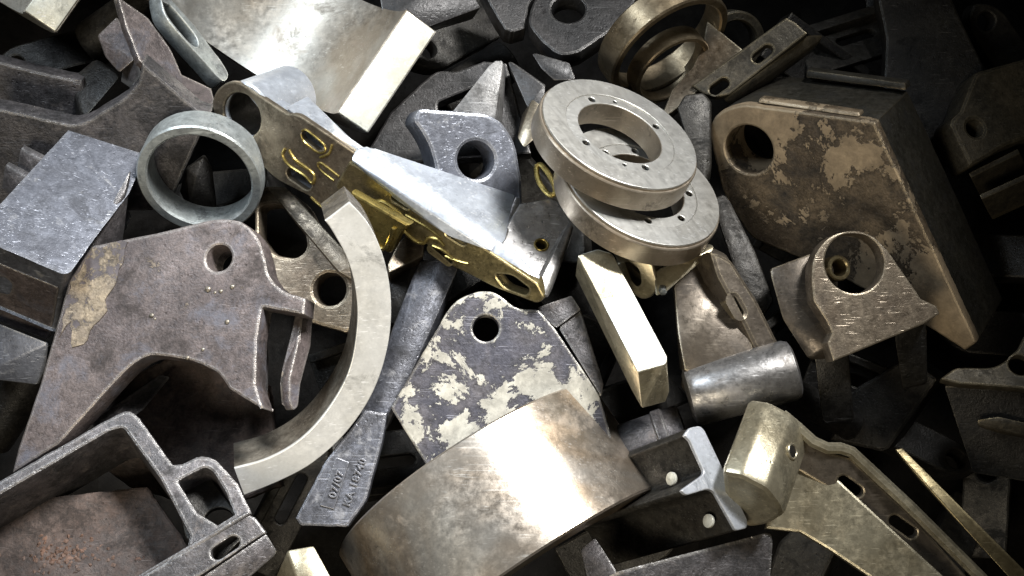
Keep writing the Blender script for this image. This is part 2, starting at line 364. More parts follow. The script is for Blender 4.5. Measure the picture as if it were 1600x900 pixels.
t = Thing('box_bracket', 'blue grey box section bracket with a worn front edge at the left picture edge', 'bracket')
pl = Pl(100, 330, 50, (.36, .60, .72))
t.slab('top', pl, [(-40, 372), (115, 203, 6), (220, 243, 6), (196, 300), (139, 374, 3), (103, 425, 8), (0, 381), (-40, 366)], 'blue_grey_scale', 150, 6, rough=.3)
dd = (pl.at(103, 425) - pl.at(0, 381)).normalized(); fn = pl.n.cross(dd); fn = fn if fn.z > 0 else -fn
pf = Pl(0, 0, 0, fn); pf.o = pl.at(60, 406) + fn * (2 * U)
t.slab('front', pf, [(-40, 395), (0, 412), (92, 450, 4), (84, 500), (76, 532, 8), (0, 503), (-40, 488)], 'brown_scale', 6, 2, [[(-40, 425), (8, 431, 6), (22, 444, 5), (17, 462, 6), (-40, 450)]], rough=.6)
t.hull('lower_skirt', [(-40, 490, -20), (76, 536, -20), (72, 575, -50), (60, 602, -70), (-40, 590, -70), (-40, 560, -160), (60, 560, -160)], 'blue_grey_scale', 8)
t.hull('side_web', [(205, 262, 0), (196, 300, 5), (142, 376, 20), (134, 420, 5), (180, 385, -40), (200, 310, -60), (190, 390, -70)], 'dark_scale', 3)
t.done()

for i, (a, b, lab) in enumerate((((32, 232), (80, 254), 'small flat bar end behind box bracket, the upper of two'), ((8, 258), (52, 280), 'small flat bar end behind box bracket, the lower of two'))):
    t = Thing('bar_end', lab, 'bar', 'small bar ends')
    t.hull('bar_end', [(a[0], a[1], 5), (a[0] + 6, a[1] - 6, 0), (b[0] + 30, b[1] + 8, 0), (b[0] + 24, b[1] + 18, 5), (a[0] - 6, a[1] + 36, -20), (b[0], b[1] + 60, -20), (a[0] + 8, a[1] + 20, -60), (b[0] + 20, b[1] + 30, -60)], 'dark_scale', 2)
    t.done()

t = Thing('bushing', 'plain zinc grey bushing ring below the lever boss', 'bushing')
t.lathe('bushing', P(311, 283, -25), (-.02, -.60, .80), [(84, -52), (99, -52), (101.5, -50), (101.5, -3), (99, 0), (87, 0), (84, -3)], 'zinc_grey', n=96)
t.done()
t = Thing('angular_stub', 'dark angular stub showing inside the grey bushing', 'stub')
t.hull('angular_stub', [(290, 262, -105), (318, 246, -100), (332, 262, -120), (306, 276, -105), (296, 330, -150), (340, 330, -170), (280, 300, -160), (320, 240, -190)], 'black_scale', 3); t.done()

# ------------------------------------------------------------------ long polished lever
t = Thing('lever_arm', 'long polished lever with round eye, slotted side coloured by warm reflection and wide silvery wedge', 'lever')
nl = (-.45, -.36, .82)
pl = Pl(550, 250, 52, nl)
arm = t.slab('arm', pl, [(331, 160, 6), (338, 140, 10), (357, 127, 10), (374, 129, 10), (448, 178, 4), (464, 178, 8), (558, 241), (560, 330), (507, 327), (485, 307, 10), (440, 285, 12), (427, 276, 12), (400, 250, 14), (384, 238), (346, 198, 20), (333, 174, 10)], 'warm_sheen_brass', 12, 2.5,
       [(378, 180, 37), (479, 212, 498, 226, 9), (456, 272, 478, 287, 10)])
t.lathe('eye', shift(pl.at(381, 178), Vector(nl).normalized() * -4), nl, rp(51, -128, 0, 37.5, 3), 'blue_steel', n=72)
t.lathe('bore', shift(pl.at(381, 178), Vector(nl).normalized() * -4), nl, rp(38.5, -124, -6, 36.8, .4), 'bore_shade', n=60)
t.slab('arm_body', pl.down(10), [(372, 131), (448, 179, 4), (464, 179, 8), (556, 242), (556, 326), (507, 325), (485, 305, 10), (440, 283, 12), (400, 248, 14), (420, 190)], 'blue_steel', 34, 3, [(479, 212, 498, 226, 9), (456, 272, 478, 287, 10)])
t.hull('neck', [(464, 180, 50), (445, 168, 46), (490, 160, 2), (520, 196, 6), (560, 232, 36), (552, 240, 48), (480, 150, -30), (560, 228, -6)], 'blue_steel', 4)
plr = pl
def bead(pts, r=3.2, m='olive_sheen_brass', p=plr, of=arm):
    t.tube('bead', [p.at(*q) + p.n * (.3 * U) for q in cr(pts, 5)], r, m, of)
bead([(472, 205), (480, 204), (505, 225), (508, 236), (497, 238), (476, 222), (471, 210)], 1.8)
bead([(446, 232), (442, 242), (452, 258), (476, 274), (488, 286), (492, 276), (484, 266), (462, 250), (452, 234)], 2.8)
bead([(519, 226), (514, 240), (500, 246)], 2.2)
bead([(522, 282), (505, 269), (497, 259), (502, 255), (530, 276)], 2.2)
bead([(486, 308), (494, 316), (508, 327)], 2.4)
ne = (-.42, -.40, .81)
ps = Pl(660, 330, 64, ne)
side = t.slab('side_plate', ps, [(545, 252, 4), (600, 284), (762, 391, 6), (840, 443, 4), (852, 466, 8), (840, 475, 8), (774, 450), (703, 414), (664, 380, 8), (640, 374), (627, 362), (600, 340), (560, 318), (540, 303, 6), (521, 294, 10)], 'warm_sheen_plate', 24, 3,
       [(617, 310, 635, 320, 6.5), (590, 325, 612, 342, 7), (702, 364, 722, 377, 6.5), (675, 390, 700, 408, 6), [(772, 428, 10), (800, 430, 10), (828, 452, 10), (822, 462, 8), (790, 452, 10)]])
def bead2(pts, r=3): t.tube('bead', [ps.at(*q) + ps.n * (.3 * U) for q in cr(pts, 5)], r, 'olive_sheen_brass', side)
bead2([(541, 300), (560, 313), (572, 323)], 3.4)
bead2([(545, 309), (560, 319), (573, 333), (575, 345)], 3)
bead2([(578, 328), (583, 316), (600, 316), (627, 336), (628, 346), (612, 348), (590, 338), (580, 330)], 3.4)
bead2([(634, 336), (662, 352), (685, 368), (690, 374)], 2.6)
bead2([(632, 362), (648, 376), (662, 380), (670, 372), (684, 374), (694, 384)], 3)
bead2([(676, 384), (694, 392), (712, 408)], 2.4)
bead2([(696, 400), (716, 408), (732, 412)], 2.6)
pt = Pl(590, 360, 44, ne)
tab = t.slab('lower_tab', pt, [(548, 300), (640, 352), (627, 363), (610, 398, 8), (590, 388, 6), (574, 352)], 'olive_sheen_brass', 18, 4)
t.tube('bead', [pt.at(*q) + pt.n * (2 * U) for q in cr([(616, 356), (606, 382), (600, 388), (588, 382), (578, 366)], 4)], 3.4, 'olive_sheen_brass', tab)
# wedge: rim strip, sloping top, dark hollow and end block
t.hull('wedge', [(548, 248, 66), (556, 230, 62), (575, 227, 56), (600, 236, 45), (806, 304, -45), (790, 378, 45), (766, 392, 66), (560, 300, 10), (700, 400, -10), (780, 330, -90), (620, 290, -40)], 'blue_steel', 4)
t.hull('rim', [(548, 250, 71), (561, 231, 69), (575, 236, 69), (776, 374, 71), (768, 394, 73), (700, 370, 60), (600, 300, 50)], 'blue_steel', 2.5)
t.hull('end_rim', [(762, 391, 68), (778, 374, 66), (800, 392, 60), (845, 430, 58), (841, 445, 63), (800, 420, 40)], 'blue_steel', 2.5)
eb = t.slab('end_floor', Pl(840, 380, 20, (.12, .50, .86)), [(776, 378), (812, 318), (868, 308, 10), (896, 352, 8), (850, 440), (800, 398)], 'gunmetal', 40, 3, [(846, 382, 9)])
t.lathe('threaded_insert', Pl(840, 380, 22, (.12, .50, .86)).at(846, 382), (.12, .50, .86), rp(12, -30, 1, 8.5, 1), 'olive_sheen_brass', n=24, of=eb)
t.hull('end_block', [(841, 446, 62), (852, 468, 58), (858, 464, 45), (897, 352, 4), (886, 350, 12), (850, 432, 52), (845, 450, 0), (890, 380, -50), (820, 440, 0)], 'gunmetal', 4)
t.hull('fillet', [(806, 304, -44), (814, 312, -38), (790, 378, 42), (778, 376, 46), (795, 345, -40)], 'gunmetal', 3)
t.done()

# ------------------------------------------------------------------ centre top
t = Thing('lug_plate', 'grey blue lug plate with one round hole behind the lever wedge', 'lug plate')
pl = Pl(740, 240, -40, (.34, -.02, .94))
t.slab('lug_plate', pl, [(654, 169, 8), (760, 177, 20), (784, 189, 20), (806, 222, 20), (816, 280), (818, 340), (700, 330), (680, 270), (676, 245, 20), (664, 214, 16), (645, 188, 8)], 'blue_grey_scale', 62, 6, [(744, 250, 31)], rough=.3)
t.done()
t = Thing('spiked_plate', 'dark flat plate with slit, lying behind the grey lug plate', 'plate')
pl = Pl(690, 150, -130, (.0, .2, .97))
t.slab('spiked_plate', pl, [(560, 260), (610, 175), (660, 128), (682, 110, 10), (712, 112, 10), (756, 95), (792, 98), (830, 240)], 'oily_dark', 34, 4, [[(684, 160, 4), (742, 136), (726, 160), (705, 173), (684, 172, 4)]], rough=.6)
t.done()
t = Thing('spike', 'pointed light grey steel spike sticking up behind lug plate hole', 'spike')
t.hull('spike', [(774, 95, -62), (785, 95, -62), (787, 102, -64), (764, 103, -62), (744, 140, -66), (706, 176, -72), (772, 196, -72), (778, 150, -66), (790, 120, -120), (740, 180, -120), (785, 190, -120), (776, 100, -110)], 'worn_grey', 2); t.done()
t = Thing('wedge_point', 'dark pointed blade just right of the grey spike', 'blade')
t.hull('wedge_point', [(793, 96, -90), (800, 96, -90), (852, 132, -80), (850, 170, -80), (824, 168, -80), (806, 130, -85), (800, 120, -140), (840, 170, -140), (850, 140, -140)], 'oily_dark', 2.5); t.done()
t = Thing('blade_tip', 'dark pointed blade tip poking out behind the upper flange ring', 'blade')
t.hull('blade_tip', [(831, 84, -70), (838, 83, -70), (890, 98, -70), (900, 125, -70), (866, 126, -70), (846, 108, -70), (840, 92, -110), (890, 110, -115), (870, 125, -110)], 'oily_dark', 2.5); t.done()
t = Thing('brass_wedge', 'narrow brown brass wedge to the left of the upper flange ring', 'wedge')
t.hull('brass_wedge', [(832, 154, -70), (846, 164, -66), (838, 215, -66), (818, 232, -70), (808, 215, -74), (815, 180, -110), (840, 200, -110)], 'warm_sheen_brass', 2.5); t.done()
t = Thing('eye_lug', 'dark rounded lug with a wide round hole at the top picture edge', 'lug')
pl = Pl(890, 40, -110, (-.02, .45, .89))
t.slab('eye_lug', pl, [(824, 36, 16), (829, 12, 16), (850, -30), (1010, -40), (985, 20), (955, 48), (905, 82, 6), (874, 88, 14), (842, 62, 20)], 'oily_dark', 40, 5, [(888, 14, 29)], rough=.4)
t.done()
t = Thing('dark_tongue', 'dark tapered tongue left of the eye lug at the top edge', 'tongue')
pl = Pl(790, 20, -150, (.1, .4, .9))
t.slab('dark_tongue', pl, [(745, -30), (770, 16), (788, 46, 6), (800, 50, 4), (822, 44, 4), (826, 10), (850, -30)], 'oily_dark', 40, 4, rough=.6); t.done()
t = Thing('torn_block', 'rough grey block behind the large bearing shell at the top edge', 'block')
t.hull('torn_block', [(590, -20, -70), (690, -20, -80), (740, -10, -90), (752, 12, -95), (700, 24, -90), (688, 34, -90), (655, 48, -80), (598, 30, -70), (640, 60, -160), (740, 30, -170)], 'oily_dark', 4); t.done()

# ------------------------------------------------------------------ flange rings
nr = (.346, .685, .641)
def flange(label, px, py, h, n, Rm, bolts, pins, seed):
    t = Thing('flange_ring', label, 'flange ring', 'flange rings stacked in the middle')
    pl = Pl(px, py, h, n); c = pl.o; k = Rm / 138.0
    prof = [(73 * k, -46), (138 * k, -46), (138.5 * k, -44), (138.5 * k, -8), (137 * k, -6), (134.5 * k, -6), (134.5 * k, -1.5), (133 * k, 0), (96 * k, 0), (95 * k, -1.2), (94 * k, -1.2), (93 * k, -.4), (75.5 * k, -.4), (73 * k, -3)]
    # the annular face carries drilled holes: wall by lathe, face as a holed slab
    wall = [(73 * k, -42), (138 * k, -42), (138.5 * k, -40), (138.5 * k, -8), (137 * k, -6), (134.6 * k, -6), (134.6 * k, -3), (94.5 * k, -3), (94.5 * k, -36), (75.5 * k, -36), (75.5 * k, -3), (73 * k, -3)]
    t.lathe('ring', c, n, wall, 'ring_warm_sheen', n=128)
    def circ(r, m_=96):
        return [(r * U * math.cos(i * math.tau / m_), r * U * math.sin(i * math.tau / m_)) for i in range(m_)]
    def plate(name, ro, ri, z, th, hl, m):
        cu = bpy.data.curves.new('c', 'CURVE'); cu.dimensions = '2D'; cu.fill_mode = 'BOTH'; b = .9
        cu.extrude = (th / 2 - b) * U; cu.bevel_depth = b * U; cu.bevel_resolution = 1; cu.offset = -b * U
        lps = [circ(ro), circ(ri)]
        for (x, y, r) in hl:
            w_ = math.atan2(*pl.uv(x, y)[::-1]); a = (84 * k * U * math.cos(w_), 84 * k * U * math.sin(w_)); lps.append([(a[0] + r * U * math.cos(i * math.tau / 20), a[1] + r * U * math.sin(i * math.tau / 20)) for i in range(20)])
        for lp in lps:
            sp = cu.splines.new('POLY'); sp.points.add(len(lp) - 1); sp.use_cyclic_u = True
            for i, (x, y) in enumerate(lp): sp.points[i].co = (x, y, 0, 1)
        ob = bpy.data.objects.new('c', cu); me = bpy.data.meshes.new_from_object(ob); bpy.data.objects.remove(ob); bpy.data.curves.remove(cu)
        for v in me.vertices: v.co = W(pl.xyz(v.co.x, v.co.y, v.co.z + (z - th / 2) * U))
        t.add(name, me, m)
    plate('outer_face', 134.5 * k, 95.2 * k, 0, 6, [], 'machined_steel')
    plate('bolt_face', 95 * k, 73.5 * k, -1.6, 6, bolts + pins, 'machined_steel')
    return t.done()
flange('lower flange ring, half covered by the ring lying on it', 1005, 288, 58, (.33, .66, .67), 133,
       [(938, 230, 6), (990, 223, 6), (1015, 352, 6), (1068, 342, 6), (1082, 302, 6)], [], 2)
flange('upper flange ring with bolt holes, lying on top of another ring', 970, 206, 108, nr, 131,
       [(921, 149, 6), (1033, 195, 6), (901, 226, 6), (1019, 274, 6)], [(960, 150, 3.5), (979, 274, 3.5)], 1)

# ring clip seen left of the rings
t = Thing('brass_loop', 'small oval brass loop tucked left of the lower flange ring', 'loop')
pl = Pl(852, 285, -5, (-.5, .2, .84))
t.tube('brass_loop', [pl.at(*q) for q in cr([(838, 262), (846, 258), (862, 280), (868, 300), (858, 304), (842, 284), (838, 262)], 5)], 4.5, 'olive_sheen_brass'); t.done()

# ------------------------------------------------------------------ upper right, in shade
t = Thing('bronze_collar', 'large bronze collar tilted on its rim behind the upper flange ring', 'collar')
na = (.48, -.78, .40)
t.lathe('bronze_collar', P(1048, 78, -70), na, rp(116, -50, 0, 100, 3), 'shaded_bronze', n=110); t.done()
t = Thing('bronze_sleeve', 'narrower bronze sleeve showing inside the tilted bronze collar', 'sleeve')
t.lathe('bronze_sleeve', P(1052, 112, -110), (.46, -.74, .48), rp(74, -34, 0, 64, 2), 'shaded_bronze', n=90); t.done()
t = Thing('corner_plate', 'rusty brass plate with square corner between collar and slotted bar', 'plate')
pl = Pl(1100, 90, -100, (-.25, .25, .93))
t.slab('corner_plate', pl, [(1105, 32, 2), (1160, 77, 2), (1080, 152), (1030, 190), (1050, 140), (1082, 104), (1098, 70)], 'warm_sheen_brass', 22, 2, rough=.3); t.done()
t = Thing('far_ring', 'dim steel ring edge behind the slotted bar at the top', 'ring')
t.lathe('far_ring', P(1150, 70, -190), (.3, -.3, .9), rp(60, -30, 0, 42, 3), 'dark_olive', n=60); t.done()
t = Thing('slotted_bar', 'olive grey bar with two slots lying across the upper right', 'bar')
pl = Pl(1180, 90, -70, (-.18, .12, .97))
b = t.slab('bar', pl, [(1080, 134), (1228, 27, 3), (1242, 34, 4), (1262, 52, 3), (1140, 148), (1118, 152, 8), (1098, 146)], 'dark_olive', 22, 3, [(1184, 90, 1199, 78, 9), (1117, 140, 1131, 130, 9)], rough=.2)
t.hull('folded_edge', [(1264, 54, -72), (1286, 54, -90), (1284, 62, -95), (1142, 160, -95), (1128, 156, -74), (1150, 170, -140), (1270, 80, -140)], 'dark_olive', 3)
t.done()
t = Thing('knob_casting', 'dull green grey rounded casting between flange rings and tan block', 'casting')
t.hull('knob_casting', [(1058, 168, -60), (1070, 148, -60), (1098, 145, -60), (1112, 160, -62), (1108, 190, -60), (1112, 260, -70), (1098, 300, -70), (1080, 200, -60), (1060, 180, -120), (1110, 280, -130), (1105, 150, -120)], 'dull_dark', 9, seg=3); t.done()

t = Thing('hinge_block', 'big tan and brown flaked block with round bore on the right', 'block')
nb = (-.54, -.40, .74)
pl = Pl(1290, 290, -30, nb)
out = [(1106, 205, 20), (1118, 178, 16), (1156, 162, 20), (1352, 188, 6), (1366, 191, 3), (1440, 348), (1526, 536, 4), (1508, 548), (1400, 480), (1290, 420), (1172, 372, 20), (1130, 303, 20)]
t.slab('face_plate', pl, out, 'flaked_tan', 22, 4, [(1170, 234, 42)], rough=.5)
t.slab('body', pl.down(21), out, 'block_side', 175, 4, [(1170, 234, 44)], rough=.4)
def bp(x, y, d): return pl.at(x, y) - pl.n * (d * U)
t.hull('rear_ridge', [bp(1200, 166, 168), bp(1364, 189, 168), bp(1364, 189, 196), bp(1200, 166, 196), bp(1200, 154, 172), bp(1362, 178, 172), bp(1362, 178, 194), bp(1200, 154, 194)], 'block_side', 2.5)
t.hull('front_ridge', [bp(1180, 163, 10), bp(1340, 186, 10), bp(1340, 186, 34), bp(1180, 163, 34), bp(1182, 157, 14), bp(1338, 180, 14), bp(1338, 180, 32), bp(1182, 157, 32)], 'flaked_tan', 2)
t.lathe('bore_sleeve', pl.at(1170, 234), nb, rp(47, -80, -3, 42, 2), 'flaked_tan', n=60)
t.done()

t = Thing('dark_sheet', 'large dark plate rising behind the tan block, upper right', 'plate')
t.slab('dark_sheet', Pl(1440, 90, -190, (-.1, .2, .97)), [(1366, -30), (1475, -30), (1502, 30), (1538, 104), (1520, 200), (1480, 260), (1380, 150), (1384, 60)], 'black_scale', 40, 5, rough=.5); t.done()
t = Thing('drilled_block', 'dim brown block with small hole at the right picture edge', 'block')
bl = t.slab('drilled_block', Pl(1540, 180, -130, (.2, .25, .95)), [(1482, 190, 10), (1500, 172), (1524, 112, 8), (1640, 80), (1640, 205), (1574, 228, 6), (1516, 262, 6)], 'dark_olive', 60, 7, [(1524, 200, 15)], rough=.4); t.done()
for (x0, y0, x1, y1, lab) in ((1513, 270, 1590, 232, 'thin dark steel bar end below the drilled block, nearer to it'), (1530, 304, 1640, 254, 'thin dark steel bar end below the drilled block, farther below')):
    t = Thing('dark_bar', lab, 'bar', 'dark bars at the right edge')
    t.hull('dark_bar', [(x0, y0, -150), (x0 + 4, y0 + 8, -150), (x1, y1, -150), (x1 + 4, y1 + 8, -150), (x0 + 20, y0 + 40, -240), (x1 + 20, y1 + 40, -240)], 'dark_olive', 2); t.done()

t = Thing('boss_bracket', 'tan steel bracket with a large round bore in front of the flaked block', 'bracket')
pb = Pl(1350, 450, 60, (.08, .10, .99))
t.slab('boss_plate', pb, cr([(1271, 470), (1268, 430), (1274, 398), (1296, 371), (1328, 361), (1362, 368), (1388, 392)], 5) + [(1404, 415), (1434, 458), (1440, 467), (1464, 478), (1469, 490), (1443, 507), (1302, 565), (1293, 536), (1300, 520), (1290, 500)], 'tan_steel', 34, 3, [(1335, 411, 46)], corner=False)
t.hull('body', [(1200, 420, 20), (1270, 394, 28), (1298, 540, 28), (1262, 562, 10), (1222, 500, 15), (1230, 430, -80), (1290, 560, -60), (1310, 420, -60), (1310, 560, 0)], 'oily_brown', 5)
t.lathe('threaded_bush', shift(pb.at(1322, 418), (0, 0, -36)), (.3, .1, .95), rp(20, -40, 0, 13, 2), 'strip_brass', n=36)
t.hull('yoke', [(1290, 500, 24), (1440, 470, 24), (1440, 500, 22), (1304, 558, 24), (1300, 520, -60), (1440, 500, -60)], 'oily_brown', 4)
t.hull('leg', [(1270, 545, 5), (1326, 540, 5), (1335, 660, -70), (1285, 665, -70), (1290, 560, -70), (1330, 640, -130)], 'black_scale', 5)
t.hull('leg', [(1395, 520, 0), (1448, 498, 0), (1450, 600, -80), (1410, 610, -80), (1420, 540, -80), (1440, 590, -140)], 'black_scale', 5)
t.done()

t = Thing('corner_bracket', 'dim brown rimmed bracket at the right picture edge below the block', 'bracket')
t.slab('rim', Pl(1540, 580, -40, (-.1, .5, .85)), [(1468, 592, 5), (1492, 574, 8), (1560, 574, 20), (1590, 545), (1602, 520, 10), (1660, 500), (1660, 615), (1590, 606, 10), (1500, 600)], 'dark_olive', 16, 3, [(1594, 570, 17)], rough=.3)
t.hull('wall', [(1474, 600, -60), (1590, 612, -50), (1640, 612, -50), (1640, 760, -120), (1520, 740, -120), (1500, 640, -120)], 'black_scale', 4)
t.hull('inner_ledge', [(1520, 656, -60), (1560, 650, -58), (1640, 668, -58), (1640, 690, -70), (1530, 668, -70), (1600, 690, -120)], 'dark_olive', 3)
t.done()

# ------------------------------------------------------------------ middle right
t = Thing('bright_bar', 'polished square bar with bright top face leaning below the flange rings', 'bar')
pl = Pl(970, 480, 75, (-.02, .52, .85))
t.slab('bar', pl, [(904, 398, 5), (934, 389, 4), (957, 396, 6), (1043, 558, 5), (1040, 569, 5), (997, 581, 3)], 'bright_steel', 5, 1.5)
t.hull('body', [(903, 399, 71), (934, 390, 66), (957, 397, 66), (1042, 559, 68), (1040, 569, 68), (997, 581, 70), (899, 430, 10), (950, 440, 0), (1046, 612, 22), (1003, 638, 22), (988, 612, 22), (1040, 628, 10)], 'pale_brass', 6, seg=3)
t.done()

t = Thing('clamp_bracket', 'brassy clamp with bore and small screw tucked under the lower flange ring', 'clamp')
pl = Pl(1000, 430, 5, (-.25, -.30, .92))
t.slab('clamp', pl, [(950, 380), (1010, 360), (1022, 420, 14), (1030, 446), (1020, 464, 8), (1004, 469, 8), (992, 462)], 'pale_brass', 60, 3, [[(960, 412), (985, 404, 10), (1003, 420, 10), (1006, 446, 10), (994, 452, 8)]])
t.hull('strap', [(1022, 424, 8), (1116, 384, 0), (1113, 394, 4), (1040, 458, 8), (1024, 464, 8), (1030, 420, -50), (1110, 380, -60)], 'pale_brass', 3)
t.lathe('screw', P(1036, 456, 12), (.1, -.5, .8), cyl(6, -14, 2, 1), 'zinc_grey', n=6)
t.done()

t = Thing('cast_arm', 'brown cast arm ending in a shiny steel barrel, right of the bright bar', 'arm')
t.hull('plate', [(1052, 446, 5), (1058, 520, 18), (1070, 585, 24), (1180, 552, 24), (1160, 490, 14), (1140, 400, -10), (1098, 380, -25), (1062, 580, -60), (1170, 560, -60), (1050, 440, -90), (1100, 380, -100)], 'oily_brown', 6)
t.slab('rib', Pl(1150, 470, 34, (.28, .20, .94)), [(1108, 392), (1126, 396, 6), (1144, 406, 6), (1184, 468, 8), (1240, 580, 10), (1200, 558, 8), (1180, 548, 12), (1160, 506), (1120, 432)], 'oily_brown', 70, 7, [(1146, 470, 1156, 488, 6)])
bx = Vector((.955, .26, .08)).normalized()
t.lathe('barrel', P(1160, 598, 2), bx, cyl(47, -86, 84, 12), 'gunmetal', n=64)
t.hull('web', [(1066, 570, 20), (1084, 610, 0), (1110, 650, -20), (1060, 600, -60), (1090, 640, -80), (1090, 575, 26)], 'oily_brown', 8)
t.done()
t = Thing('rear_arm', 'dim brown arm sloping between flange rings and tan bored bracket', 'arm')
t.hull('rear_arm', [(1110, 310, -70), (1135, 300, -70), (1180, 390, -60), (1210, 470, -60), (1190, 500, -60), (1150, 430, -60), (1120, 340, -140), (1200, 480, -140)], 'dull_dark', 6); t.done()

t = Thing('brass_bracket', 'pale brass bracket with square boss, drilled hole and slotted arm', 'bracket')
nbb = Vector((-.40, -.70, .59)).normalized(); pbb = Pl(1180, 790, 70, nbb)
boss = t.slab('boss', pbb, [(1126, 736, 8), (1160, 742, 8), (1200, 763, 8), (1220, 788, 7), (1227, 806, 7), (1200, 822, 10), (1166, 827, 12), (1132, 790, 14)], 'pale_brass', 138, 9)
wd = (pbb.at(1221, 790) - pbb.at(1203, 766)).normalized(); wn = nbb.cross(wd); wn = wn if wn.z > 0 else -wn; wn.normalize()
hc = pbb.at(1212, 778) - nbb * (84 * U)
t.lathe('hole_rim', hc + wn * (1.5 * U), wn, rp(12.5, -6, 1.5, 9, 1), 'pale_brass', n=28, of=boss)
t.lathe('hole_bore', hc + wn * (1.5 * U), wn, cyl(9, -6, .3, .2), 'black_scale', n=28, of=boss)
pw = Pl(1330, 790, 30, (-.10, .20, .97))
t.slab('web', pw, [(1196, 826), (1210, 760), (1240, 700, 6), (1300, 740), (1480, 905), (1500, 960), (1400, 930), (1300, 862), (1250, 832)], 'pale_brass', 20, 4)
pf = Pl(1340, 760, 22, (.10, .10, .98))
t.slab('flange', Pl(1350, 780, 26, (-.05, .0, 1)), [(1225, 680), (1256, 684), (1290, 705), (1330, 716), (1420, 800), (1510, 900), (1520, 940), (1440, 880), (1340, 790), (1240, 730)], 'oily_brown', 18, 3, [(1318, 752, 1340, 768, 8), (1398, 814, 1424, 832, 8)])
t.tube('rim', [P(*q) for q in ((1222, 648, 48), (1246, 668, 50), (1270, 690, 50), (1292, 700, 48), (1312, 700, 46), (1330, 706, 44), (1360, 734, 42), (1420, 790, 38), (1480, 850, 34), (1540, 910, 30))], 9, 'pale_brass')
t.done()
t = Thing('brass_strip', 'thin brass strip standing on edge in the dark lower right corner', 'strip')
t.hull('strip', [(1398, 702, 0), (1410, 700, 0), (1424, 714, 0), (1600, 890, 20), (1604, 905, 20), (1580, 905, 20), (1440, 755, 2), (1400, 708, -50), (1590, 900, -40)], 'strip_brass', 1.5); t.done()

t = Thing('tee_bracket', 'steel tee section bracket with pale end face and small drilled holes', 'bracket')
nt_ = (.56, .34, .75)
pl = Pl(1110, 750, 78, nt_)
t.slab('tee', pl, [(1069, 680, 4), (1078, 668, 5), (1094, 665, 4), (1101, 672, 4), (1168, 812, 4), (1168, 825, 5), (1150, 829, 4), (1116, 768, 8), (1106, 764, 6), (1072, 774, 5), (1064, 766, 4), (1098, 742, 8), (1100, 736, 5), (1078, 688)], 'pale_blue', 6, 1.5)
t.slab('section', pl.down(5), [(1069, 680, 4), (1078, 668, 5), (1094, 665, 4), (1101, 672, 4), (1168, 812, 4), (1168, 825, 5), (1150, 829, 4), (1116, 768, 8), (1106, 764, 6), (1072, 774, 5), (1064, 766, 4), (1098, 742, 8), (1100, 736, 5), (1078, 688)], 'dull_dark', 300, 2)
for (x, y) in ((1067, 724), (1049, 748), (1107, 814)):  # not bushings: bright plugs painting the light that shows through drilled holes
    o = P(x, y, 46 if y > 800 else 40)
    t.lathe('bushing', o, (-.75, .15, .55), cyl(10, -3, 2, 1), 'bright_steel', n=24)
t.done()
t = Thing('dark_channel', 'dark rough channel section under the tee bracket at the bottom', 'channel')
t.hull('front_wall', [(1206, 834, 0), (1208, 850, 0), (1200, 960, -20), (950, 960, -20), (940, 905, 10), (1196, 832, 4), (965, 892, 14)], 'dark_scale', 5)
t.hull('end_wall', [(906, 858, -10), (930, 838, -10), (966, 894, 12), (960, 960, 0), (925, 940, 0), (930, 900, -120)], 'dark_scale', 4)
t.done()
t = Thing('dark_pipe', 'dark dirty round bar between bottom shell and tee bracket', 'bar')
t.lathe('bar', P(1010, 695, -70), (.93, .34, .1), cyl(44, -80, 66, 8), 'dark_scale', n=48)
t.lathe('collar', P(1010, 695, -70), (.93, .34, .1), rp(47, 20, 40, 40, 3), 'dark_scale', n=48)
t.done()

# ------------------------------------------------------------------ bottom centre: convex bearing shell
t = Thing('bearing_shell', 'bearing shell lying hollow side down with bright curved back, bottom centre', 'bearing shell', 'bearing shells')
e = Vector((.566, .825)); p = Vector((.825, -.566)); p0, e0 = 164, 1049
cxy = p * p0 + e * e0
ax = Vector((.566 * .955, -.825 * .955, .30)); c = shift(P(cxy.x, cxy.y, 40), (0, 0, -205))
t.lathe('shell', c, ax, [(192, 0), (243, 0), (246, 3), (246, 191), (243, 194), (192, 194)], 'brushed_shell', 8, 190, (.825, .566, 0), 240)
t.done()

# ------------------------------------------------------------------ centre: painted plate, forged bar, half ring
t = Thing('painted_plate', 'flat plate with peeling cream paint and one round hole, centre', 'plate')
pl = Pl(770, 590, 10, (.03, .12, .99))
t.slab('plate', pl, [(610, 637, 5), (706, 474, 16), (738, 456, 16), (772, 454, 16), (806, 482, 12), (842, 484), (868, 514), (937, 617), (960, 700), (860, 790), (690, 770), (664, 724)], 'peeled_paint', 36, 3, [(759, 513, 20)], rough=.3)
t.hull('hook', [(838, 480, 8), (868, 470, 10), (893, 461, 10), (908, 484, 10), (868, 514, 10), (850, 500, 6), (870, 500, -50), (900, 490, -50)], 'dark_scale', 3)
t.hull('rail', [(872, 512, 4), (908, 484, 2), (944, 600, 2), (940, 622, 6), (930, 600, -60), (900, 500, -80), (880, 520, -60)], 'dark_scale', 3)
t.done()

